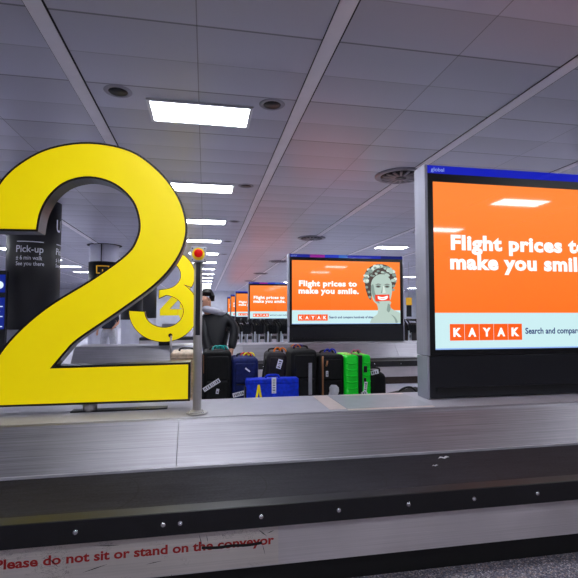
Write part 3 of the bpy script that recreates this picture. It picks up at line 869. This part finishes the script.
# bright blue, lying on its long edge
t = thing('suitcase', 'bright blue case lying on its side with a yellow strap and hanging white tag', 'suitcase', (.69, 4.655, TOPZ))
bm = bmesh.new(); bx(bm, -.275, .275, -.058, .058, 0, .395, .022, 3); obj('shell', bm, S['blue'], t)
bm = bmesh.new(); bx(bm, -.27, .27, -.064, .064, .35, .405, .012, 2); obj('lid_edge', bm, S['blue'], t)
bm = bmesh.new(); bx(bm, -.285, -.262, -.05, .05, .03, .33, .006); obj('end_trim', bm, S['trim'], t)
bm = bmesh.new(); tube(bm, spline3([(-.07, -.02, .395), (-.06, -.03, .43), (0, -.03, .437), (.06, -.03, .43), (.07, -.02, .395)]), .012, 8); obj('handle', bm, S['blue'], t)
bm = bmesh.new()
prism_xz(bm, [(-.215, .02), (-.155, .345), (-.135, .345), (-.075, .02), (-.10, .02), (-.145, .275), (-.19, .02)], -.063, -.056); obj('strap', bm, S['yel'], t)
tagstrip(t, .01, .335, .16, .046, PI/2, -.068)
# black with grey strip
t = suitcase('suitcase', 'tall black suitcase with a long grey stripe and an orange and purple ribbon', 1.06, YB_, .285, .42, .675, S['black'], .045)
ribbon(t, [S['ribbon_or'], S['purple']], -.05, -.02, .69, .6)
bm = bmesh.new(); bx(bm, .035, .075, -.234, -.225, .20, .54, .003); obj('stripe', bm, S['grey'], t)
# black with tan piping
t = suitcase('suitcase', 'black suitcase with tan piping and a blue ribbon, next to the green case', 1.36, YB_, .285, .42, .62, S['black'], .035)
ribbon(t, [S['bluer']], .03, -.02, .63, .75)
bm = bmesh.new(); tube(bm, spline3([(-.105, -.222, .05), (-.105, -.228, .3), (-.105, -.226, .55), (-.098, -.2, .60)]), .010, 8); obj('piping', bm, S['tan'], t)
bm = bmesh.new(); tube(bm, [(-.07, -.236, .50), (-.06, -.238, .53), (-.055, -.236, .56)], .009, 6); obj('puller', bm, S['tan'], t)
tagstrip(t, -.06, .42, .06, .025, PI/2, -.236)
bm = bmesh.new(); rn = random.Random(5)
bmesh.ops.create_icosphere(bm, subdivisions=2, radius=.055)
for v in bm.verts: v.co = Vector((v.co.x*1.0, v.co.y*.35, v.co.z*1.25))*rn.uniform(.75, 1.2)
o = obj('crumpled_tag', bm, S['plastic'], t); o.location = (.01, -.245, .235)
# green hard case
t = thing('suitcase', 'bright green ribbed hard-shell suitcase with a black strap down its middle', 'suitcase', (1.664, YB_, TOPZ))
bm = bmesh.new(); bx(bm, -.15, .012, -.2, .2, .045, .61, .035, 4); bx(bm, .05, .15, -.2, .2, .045, .61, .03, 4); obj('shell', bm, S['green'], t)
bm = bmesh.new()
for a, b in ((-.135, -.005), (.062, .138)):
    for k in range(7):
        z = .12+k*.068
        tube(bm, [(a, -.198, z), (a+.02, -.206, z-.006), ((a+b)/2, -.209, z-.011), (b-.02, -.206, z-.006), (b, -.198, z)], .010, 8)
obj('rib', bm, S['green'], t)
bm = bmesh.new(); bx(bm, .008, .054, -.19, .19, .05, .605, .006); obj('strap', bm, S['trim'], t)
bm = bmesh.new(); bx(bm, .06, .10, -.218, -.2, .42, .49, .005); obj('lock', bm, S['trim'], t)
bm = bmesh.new(); bx(bm, .06, .09, -.216, -.2, .30, .36, .005); obj('lock', bm, S['trim'], t)
tagstrip(t, .075, .27, .10, .035, 1.45, -.222); tagstrip(t, .06, .20, .06, .05, .6, -.226)
bm = bmesh.new(); tube(bm, spline3([(-.01, 0, .595), (0, 0, .63), (.06, 0, .635), (.085, 0, .595)]), .011, 8); obj('handle', bm, S['trim'], t)
ribbon(t, [S['pink']], .03, -.03, .625, .6)
for sx in (-.1, .1):
    for sy in (-.14, .14):
        bm = bmesh.new(); cyl(bm, (sx-.011, sy, .026), (sx+.011, sy, .026), .026, seg=16); bx(bm, sx-.016, sx+.016, sy-.016, sy+.016, .03, .055); obj('wheel', bm, S['wheel'], t)
# small black rounded bag
t = suitcase('suitcase', 'small round-topped black bag with a white tag, beside the green case', 1.915, YB_, .20, .36, .41, S['black'], .075, pocket=False)
tagstrip(t, -.04, .41, .09, .045, .2, -.15)
# flat dark bag
t = thing('holdall', 'flat black holdall with a red badge lying on the belt beyond the small bag', 'bag', (2.32, 5.0, TOPZ))
bm = bmesh.new(); bx(bm, -.24, .24, -.15, .15, 0, .16, .07, 4)
for v in bm.verts:
    v.co.z *= 1+.18*math.sin(v.co.x*9)*(1 if v.co.z > .08 else 0); v.co.y += .01*math.sin(v.co.x*14)
obj('body', bm, S['black'], t)
bm = bmesh.new(); tube(bm, spline3([(-.16, -.1, .14), (-.08, -.12, .21), (.02, -.12, .22), (.1, -.1, .16)]), .012, 8); obj('handle', bm, S['trim'], t)
bm = bmesh.new(); bx(bm, -.17, -.12, -.148, -.12, .13, .16, .005); obj('badge', bm, S['red'], t)
bm = bmesh.new(); bx(bm, -.05, .0, -.157, -.135, .135, .155, .004); obj('badge', bm, S['paper'], t)

# ------------------------------------------------------------------ luggage trolleys, nested in a line
tm = dict(chrome=plain('trolley_chrome', (225, 230, 240), .3, .2, var=.05), mesh=plain('trolley_dark', (24, 26, 34), .4, .3, var=.3, scale=60), rubber=plain('trolley_rubber', (14, 14, 16), .7))
def make_trolley():
    t = thing('luggage_trolley', '', 'luggage trolley')
    bm = bmesh.new()
    for sy in (-1, 1): tube(bm, [(1.0, sy*.165, .14), (.5, sy*.2325, .215), (0, sy*.30, .29)], .018, 8)
    for x in (.2, .55, .9): cyl(bm, (x, -.30+.135*x, .29-.15*x), (x, .30-.135*x, .29-.15*x), .013, seg=8)
    obj('chassis', bm, tm['chrome'], t)
    for sy in (-.30, .30):
        bm = bmesh.new(); tube(bm, spline3([(.0, sy, .28), (.03, sy, .6), (.05, sy, .95), (.045, sy, 1.06)]), .024, 8); obj('upright', bm, tm['chrome'], t)
        bm = bmesh.new(); tube(bm, spline3([(.045, sy, 1.05), (.01, sy, 1.2), (-.1, sy, 1.36)]), .026, 8); obj('handle_arm', bm, tm['rubber'], t)
    bm = bmesh.new(); cyl(bm, (-.1, -.33, 1.37), (-.1, .33, 1.37), .034, seg=12); obj('handle', bm, tm['rubber'], t)
    bm = bmesh.new()
    bx(bm, .0, .02, -.27, .27, .98, 1.28, .004); bx(bm, .0, .31, -.27, .27, .98, .995, .004)
    for sy in (-.27, .255): bx(bm, .0, .31, sy, sy+.015, .98, 1.22, .004)
    bx(bm, .295, .31, -.27, .27, .98, 1.2, .004)
    for k in range(5): bx(bm, -.01+k*.06, .01+k*.06, -.282, -.27, .97, 1.25)
    obj('basket', bm, tm['mesh'], t)
    bm = bmesh.new(); bx(bm, .04, .06, -.27, .27, .3, .975, .004); obj('backrest_panel', bm, tm['mesh'], t)
    for x, y in ((.1, -.3), (.1, .3), (.92, 0)):
        bm = bmesh.new(); cyl(bm, (x, y-.02, .075), (x, y+.02, .075), .075, seg=16); bx(bm, x-.012, x+.012, y-.028, y+.028, .07, .28-.15*x)
        obj('wheel', bm, tm['rubber'], t)
    return t
tr = make_trolley()
xs = [.62, 1.0, 1.38, 1.76, 2.14, 2.52]
for i, x in enumerate(xs+[5.75, 6.13, 6.51]):
    if i < 6: lab = '%s luggage trolley of the nested line below the third screen' % ORD[i]
    else: lab = '%s luggage trolley in the gap between the two largest screens' % ORD[i-6]
    y = 13.3
    if i == 0: tr.location = (x, y, 0); tr['label'] = lab; tr['group'] = 'nested luggage trolleys'
    else: dup(tr, (x, y, 0), lab)

for i in range(6):
    dup(tr, (.52+.38*i, 14.6, 0), '%s luggage trolley of the line standing farther back, behind the nested line' % ORD[i])

# ------------------------------------------------------------------ columns
def curved_text(body, width, height, radius, ang, z, bold=0):
    bm = text_bm(body, width=width, height=height, bold=bold)
    bmesh.ops.subdivide_edges(bm, edges=[e for e in bm.edges if e.calc_length() > .06], cuts=2)
    for v in bm.verts:
        a = ang+v.co.x/radius
        v.co = Vector((radius*math.sin(a), -radius*math.cos(a), z+v.co.z))
    return bm
def column(x, y, lab, r=.52, wrap=(1.25, 4.0), text=False, icon=False):
    t = thing('clad_column', lab, 'column', (x, y, 0), group='round columns')
    bm = bmesh.new(); lathe(bm, [(r-.03, 0), (r-.03, ZC)], seg=48); obj('shaft', bm, M['col_metal'], t)
    bm = bmesh.new(); lathe(bm, [(r-.03, wrap[0]), (r, wrap[0]), (r, wrap[1]), (r-.03, wrap[1])], seg=64); obj('wrap', bm, M['column'], t)
    if wrap[1] < 3.9:
        bm = bmesh.new(); bx(bm, -.012, .012, -r-.002, -r+.05, wrap[1], ZC); obj('seam', bm, M['gap'], t)
        bm = bmesh.new(); lathe(bm, [(r-.02, ZC-.015), (r+.07, ZC-.012), (r+.07, ZC)], seg=48); obj('collar', bm, M['gap'], t)
    return t
def to_cam(x, y): return math.atan2(-x, y)      # angle on the column that faces the viewer
t1 = column(-3.67, 10.6, 'black wrapped round column with white walking directions, behind the giant 2')
R1 = .523
base_ang = to_cam(-3.67, 10.6)
for k, off in enumerate((0, PI/2)):
    a = base_ang-.66+off
    bm = bmesh.new(); n = 14; top, bot = [], []
    for i in range(n+1):
        aa = a+.02+.98*i/n
        top.append(bm.verts.new((R1*math.sin(aa), -R1*math.cos(aa), 3.08))); bot.append(bm.verts.new((R1*math.sin(aa), -R1*math.cos(aa), 3.06)))
    for i in range(n): bm.faces.new((bot[i], bot[i+1], top[i+1], top[i]))
    obj('rule_line', bm, M['letter'], t1)
    for body, w_, h_, z_, bo in (('Pick-up', .52, .19, 2.80, .008), ('\u00b1 6 min walk', .50, .09, 2.69, .004), ('See you there', .54, .11, 2.545, .004), ('U', .17, .27, 3.34, .01)):
        if body == 'U' and not k: continue
        obj('lettering', curved_text(body, w_, h_, R1, a, z_, bo), M['letter'], t1)
t2 = column(-3.56, 17.0, 'round column with a bright metal top and a yellow pictogram, seen through the giant 2', r=.52, wrap=(1.25, 3.38))
# pictogram: rounded frame with an arrow down
a0 = to_cam(-3.60, 17.0)-.10
def on_col(bm_, pts, r_):
    vs = [bm_.verts.new((r_*math.sin(a0+u/r_), -r_*math.cos(a0+u/r_), z)) for u, z in pts]
    bm_.faces.new(vs)
bm = bmesh.new(); r2 = .526
for (u0, u1, z0, z1) in ((-.22, .22, 3.20, 3.23), (-.22, -.18, 2.98, 3.20), (.18, .22, 2.98, 3.20), (-.22, -.08, 2.95, 2.98), (.08, .22, 2.95, 2.98), (-.018, .018, 2.93, 3.10)):
    for j in range(4): on_col(bm, [(u0+(u1-u0)*j/4, z0), (u0+(u1-u0)*(j+1)/4, z0), (u0+(u1-u0)*(j+1)/4, z1), (u0+(u1-u0)*j/4, z1)], r2)
on_col(bm, [(-.08, 2.96), (0, 2.86), (.08, 2.96), (.05, 2.99), (0, 2.93), (-.05, 2.99)], r2+.001)
bm.faces.ensure_lookup_table()
obj('pictogram', bm, M['icon'], t2)
column(-3.55, 23.3, 'third round column in the line, mostly hidden by the giant 2')
column(-3.55, 29.7, 'farthest round column, its black wrap framed by the hole of the 3')

# blue information totem past the first column
t = thing('information_totem', 'dark information totem with two lit blue displays past the first black column', 'information totem', (-4.25, 9.9, 0))
bm = bmesh.new(); bx(bm, -.33, .33, 0, .10, .04, 2.44, .008); obj('housing', bm, M['casing'], t)
bm = bmesh.new(); bx(bm, -.36, .36, -.1, .2, 0, .04, .006); obj('foot', bm, M['casing'], t)
for z0, z1, i in ((2.0, 2.36, 0), (1.27, 1.9, 1)):
    bm = bmesh.new(); bx(bm, -.31, .31, -.004, .004, z0, z1); d_ = obj('display', bm, M['fids'], t)
    bm = bmesh.new()
    if i == 0: cyl(bm, (.2, -.004, z0+.15), (.2, -.008, z0+.15), .08)
    else:
        for k in range(5): bx(bm, -.26, .28-.05*(k % 2), -.008, -.003, z0+.04+k*.10, z0+.06+k*.10)
    obj('symbol', bm, M['fids_white'], d_)

# small hanging sign in the gap between the screens
t = thing('hanging_sign', 'small yellow and black sign hanging between the two largest screens', 'sign', (9.55, 20, 1.95))
bm = bmesh.new(); bx(bm, -.14, .14, 0, .06, 0, .36, .006); obj('yellow_panel', bm, M['icon'], t)
bm = bmesh.new(); bx(bm, -.12, .12, 0, .06, -.55, 0, .006); obj('black_panel', bm, M['casing'], t)
bm = bmesh.new(); cyl(bm, (0, .03, .36), (0, .03, ZC-1.95), .012, seg=8); obj('rod', bm, M['post'], t)

# ------------------------------------------------------------------ people
def skin_mesh(name, verts, edges, radii, mat, parent, sub=2, root=0):
    me = bpy.data.meshes.new(name); me.from_pydata([Vector(v) for v in verts], edges, [])
    o = bpy.data.objects.new(name, me); COL.objects.link(o)
    md = o.modifiers.new('skin', 'SKIN'); md.use_smooth_shade = True
    me.skin_vertices[0].data  # layer is made with the modifier
    for i, r_ in enumerate(radii):
        s = me.skin_vertices[0].data[i]
        s.radius = (r_, r_) if not isinstance(r_, tuple) else r_
        s.use_root = (i == root)
    ms = o.modifiers.new('sub', 'SUBSURF'); ms.levels = sub; ms.render_levels = sub
    dg = bpy.context.evaluated_depsgraph_get(); dg.update()
    m2 = bpy.data.meshes.new_from_object(o.evaluated_get(dg))
    bpy.data.objects.remove(o); bpy.data.meshes.remove(me)
    for p in m2.polygons: p.use_smooth = True
    m2.materials.clear(); m2.materials.append(mat)
    r = bpy.data.objects.new(name, m2); COL.objects.link(r); r.parent = parent
    return r

def person(label, loc, rz, J, mats, coat=True, scale=1.0, hood=False):
    """J: joints dict. Faces -Y. Body is one surface; hair, jacket, trousers and shoes are children."""
    t = thing('person', label, 'person', loc, rz); t.scale = (scale,)*3
    V, E, Rr = [], [], []
    idx = {}
    def add(k, p, r_, par=None):
        idx[k] = len(V); V.append(p); Rr.append(r_)
        if par: E.append((idx[par], idx[k]))
    add('pelvis', J['pelvis'], (.14, .11))
    add('waist', J['waist'], (.13, .095), 'pelvis'); add('chest', J['chest'], (.155, .11), 'waist'); add('neck', J['neck'], .055, 'chest')
    add('jaw', J['jaw'], (.062, .07), 'neck'); add('face', J['face'], (.074, .088), 'jaw'); add('crown', J['crown'], (.066, .08), 'face')
    nx = Vector(J['nose_dir']).normalized()
    add('nose', tuple(Vector(J['face'])+nx*.10+Vector((0, 0, -.015))), .013, 'face')
    for s in 'LR':
        add('sho'+s, J['sho'+s], .062, 'chest'); add('elb'+s, J['elb'+s], .042, 'sho'+s); add('wri'+s, J['wri'+s], .028, 'elb'+s)
        w = Vector(J['wri'+s]); d = (w-Vector(J['elb'+s])).normalized()
        add('palm'+s, tuple(w+d*.07), (.036, .022), 'wri'+s)
        side = d.orthogonal().normalized()
        for k in range(4):
            o_ = side*(k-1.5)*.019
            add('f%d%s' % (k, s), tuple(w+d*.12+o_), .0095, 'palm'+s)
            add('g%d%s' % (k, s), tuple(w+d*(.155+.01*(k in (1, 2)))+o_+Vector((0, 0, -.012))), .008, 'f%d%s' % (k, s))
        add('th'+s, tuple(w+d*.07+side*.05), .011, 'palm'+s); add('tp'+s, tuple(w+d*.105+side*.062), .009, 'th'+s)
        add('hip'+s, J['hip'+s], .085, 'pelvis'); add('kne'+s, J['kne'+s], .055, 'hip'+s); add('ank'+s, J['ank'+s], .038, 'kne'+s)
        add('toe'+s, tuple(Vector(J['ank'+s])+Vector((0, -.16, -.05))), .03, 'ank'+s)
    skin_mesh('body', V, E, Rr, mats['skin'], t)
    # ears, eyes
    fc = Vector(J['face']); sd = nx.cross(Vector((0, 0, 1))).normalized()
    bm = bmesh.new()
    for s in (-1, 1): ball(bm, fc+sd*.078*s+Vector((0, 0, -.01)), .028, (.5, .7, 1.1), 10, 8)
    obj('ear', bm, mats['skin'], t)
    bm = bmesh.new()
    for s in (-1, 1): ball(bm, fc+nx*.082+sd*.03*s+Vector((0, 0, .012)), .012, u=8, v=6)
    obj('eye', bm, M['black'], t)
    bm = bmesh.new(); ball(bm, fc+nx*.084+Vector((0, 0, -.058)), .02, (1.3, .6, .35), 8, 6); obj('mouth', bm, mats['lips'], t)
    # hair cap
    bm = bmesh.new(); c = (Vector(J['crown'])+fc)/2+Vector((0, 0, .02))-nx*.02
    rr = bmesh.ops.create_uvsphere(bm, u_segments=24, v_segments=16, radius=.099)
    rn = random.Random(2)
    dele = []
    for v in rr['verts']:
        n = v.co.normalized()
        if n.dot(nx) > .30 and n.z < .42 or n.z < -.45 or (n.z < .05 and abs(n.dot(sd)) > .75): dele.append(v)
        v.co = Vector((v.co.x*.93, v.co.y, v.co.z*(1.15+.12*max(0, n.dot(nx)))))*rn.uniform(.96, 1.07)+c
    bmesh.ops.delete(bm, geom=dele, context='VERTS')
    for f in bm.faces: f.smooth = True
    obj('hair', bm, mats['hair'], t)
    # trousers
    tv, te, trr = [J['waist'], J['pelvis']], [(0, 1)], [(.15, .115), (.165, .13)]
    for s in 'LR':
        b = len(tv)
        k = Vector(J['ank'+s])
        tv += [J['hip'+s], J['kne'+s], tuple(k+Vector((0, 0, .02)))]; trr += [.105, .078, .066]; te += [(1, b), (b, b+1), (b+1, b+2)]
    skin_mesh('trousers', tv, te, trr, mats['trousers'], t, root=1)
    for s in 'LR':
        bm = bmesh.new(); a = Vector(J['ank'+s]); bx(bm, a.x-.05, a.x+.05, a.y-.21, a.y+.07, 0, .085, .03, 3); obj('shoe', bm, mats['shoe'], t)
    # jacket or shirt
    k = 1.0 if not coat else 1.08
    jv = [J['pelvis'], J['waist'], J['chest'], tuple((Vector(J['neck'])*.75+Vector(J['chest'])*.25))]
    je = [(0, 1), (1, 2), (2, 3)]; jr = [(.19*k, .14*k), (.185*k, .135*k), (.185*k, .135*k), .085]
    if not coat: jv[0] = tuple(Vector(J['waist'])+Vector((0, 0, -.02))); jv[1] = tuple(Vector(J['waist'])*.5+Vector(J['chest'])*.5)
    for s in 'LR':
        b = len(jv); w = Vector(J['wri'+s]); e = Vector(J['elb'+s])
        jv += [J['sho'+s], J['elb'+s], tuple(w if coat else e*.7+Vector(J['sho'+s])*.3)]
        jr += [.085*k, .062*k, .048*k]; je += [(2, b), (b, b+1), (b+1, b+2)]
    skin_mesh('jacket' if coat else 'shirt', jv, je, jr, mats['top'], t, root=1)
    if hood:
        bm = bmesh.new(); n = Vector(J['neck'])
        n0 = tube(bm, [tuple(n+Vector((.05+.125*math.cos(a), .085*math.sin(a), .02-.035*math.cos(a)))) for a in [2*PI*i/20 for i in range(21)]], .044, 10)
        obj('hood', bm, mats['hood'], t)['label'] = 'light grey hood'
    return t
skin = plain('skin', (205, 150, 125), .5, var=.06)
pm = dict(skin=skin, lips=plain('lips', (150, 85, 80), .5), hair=plain('hair_dark', (26, 20, 18), .55, var=.3, scale=60), trousers=plain('trousers_dark', (30, 30, 38), .8), shoe=plain('shoe_black', (16, 16, 18), .5),
          top=plain('jacket_black', (12, 13, 24), .55, var=.25, scale=9), hood=plain('hood_grey', (190, 190, 205), .8))
J = dict(pelvis=(.12, 0, .98), waist=(.13, 0, 1.16), chest=(.13, 0, 1.40), neck=(.05, 0, 1.57), jaw=(.012, -.02, 1.63), face=(.008, -.02, 1.70), crown=(.02, 0, 1.775), nose_dir=(-.75, -.65, -.05),
         shoL=(.27, 0, 1.49), elbL=(.385, -.05, 1.40), wriL=(.33, -.15, 1.10), shoR=(-.0, 0, 1.47), elbR=(.01, -.10, 1.24), wriR=(.08, -.2, 1.04),
         hipL=(.2, 0, .9), kneL=(.21, -.02, .5), ankL=(.21, .02, .09), hipR=(.02, 0, .9), kneR=(.01, -.02, .5), ankR=(.01, .02, .09))
person('dark haired person in black jacket with grey hood, behind the suitcases', (.0, 5.95, 0), 0, J, pm, coat=True, scale=1.02, hood=True)
pm2 = dict(pm, trousers=plain('trousers_pale', (188, 188, 198), .8), top=plain('shirt_dark', (40, 42, 60), .8), hair=plain('hair_brown', (60, 42, 30), .6))
J2 = dict(pelvis=(0, 0, .98), waist=(0, 0, 1.1), chest=(0, -.02, 1.36), neck=(0, -.01, 1.54), jaw=(0, -.04, 1.60), face=(0, -.04, 1.67), crown=(0, -.02, 1.75), nose_dir=(.3, -.9, -.1),
          shoL=(.19, 0, 1.45), elbL=(.26, -.05, 1.22), wriL=(.2, -.2, 1.13), shoR=(-.19, 0, 1.45), elbR=(-.27, 0, 1.18), wriR=(-.24, -.16, 1.02),
          hipL=(.1, 0, .92), kneL=(.16, -.1, .52), ankL=(.2, .05, .09), hipR=(-.1, 0, .92), kneR=(-.14, .02, .5), ankR=(-.16, .1, .09))
person('person in pale trousers beyond the second carousel, seen under the giant 2', (-2.74, 13.8, 0), 0, J2, pm2, coat=False, scale=1.07)

# ------------------------------------------------------------------ world and colour
w = bpy.data.worlds.new('world'); scn.world = w; w.use_nodes = True
w.node_tree.nodes['Background'].inputs['Color'].default_value = (.25, .27, .35, 1)
w.node_tree.nodes['Background'].inputs['Strength'].default_value = .1
scn.view_settings.view_transform = 'Standard'
scn.view_settings.look = 'None'
scn.view_settings.exposure = 0.0
scn.view_settings.gamma = 1.0
scn.cycles.use_denoising = True
scn.cycles.max_bounces = 8
scn.cycles.diffuse_bounces = 5
scn.cycles.sample_clamp_indirect = 6
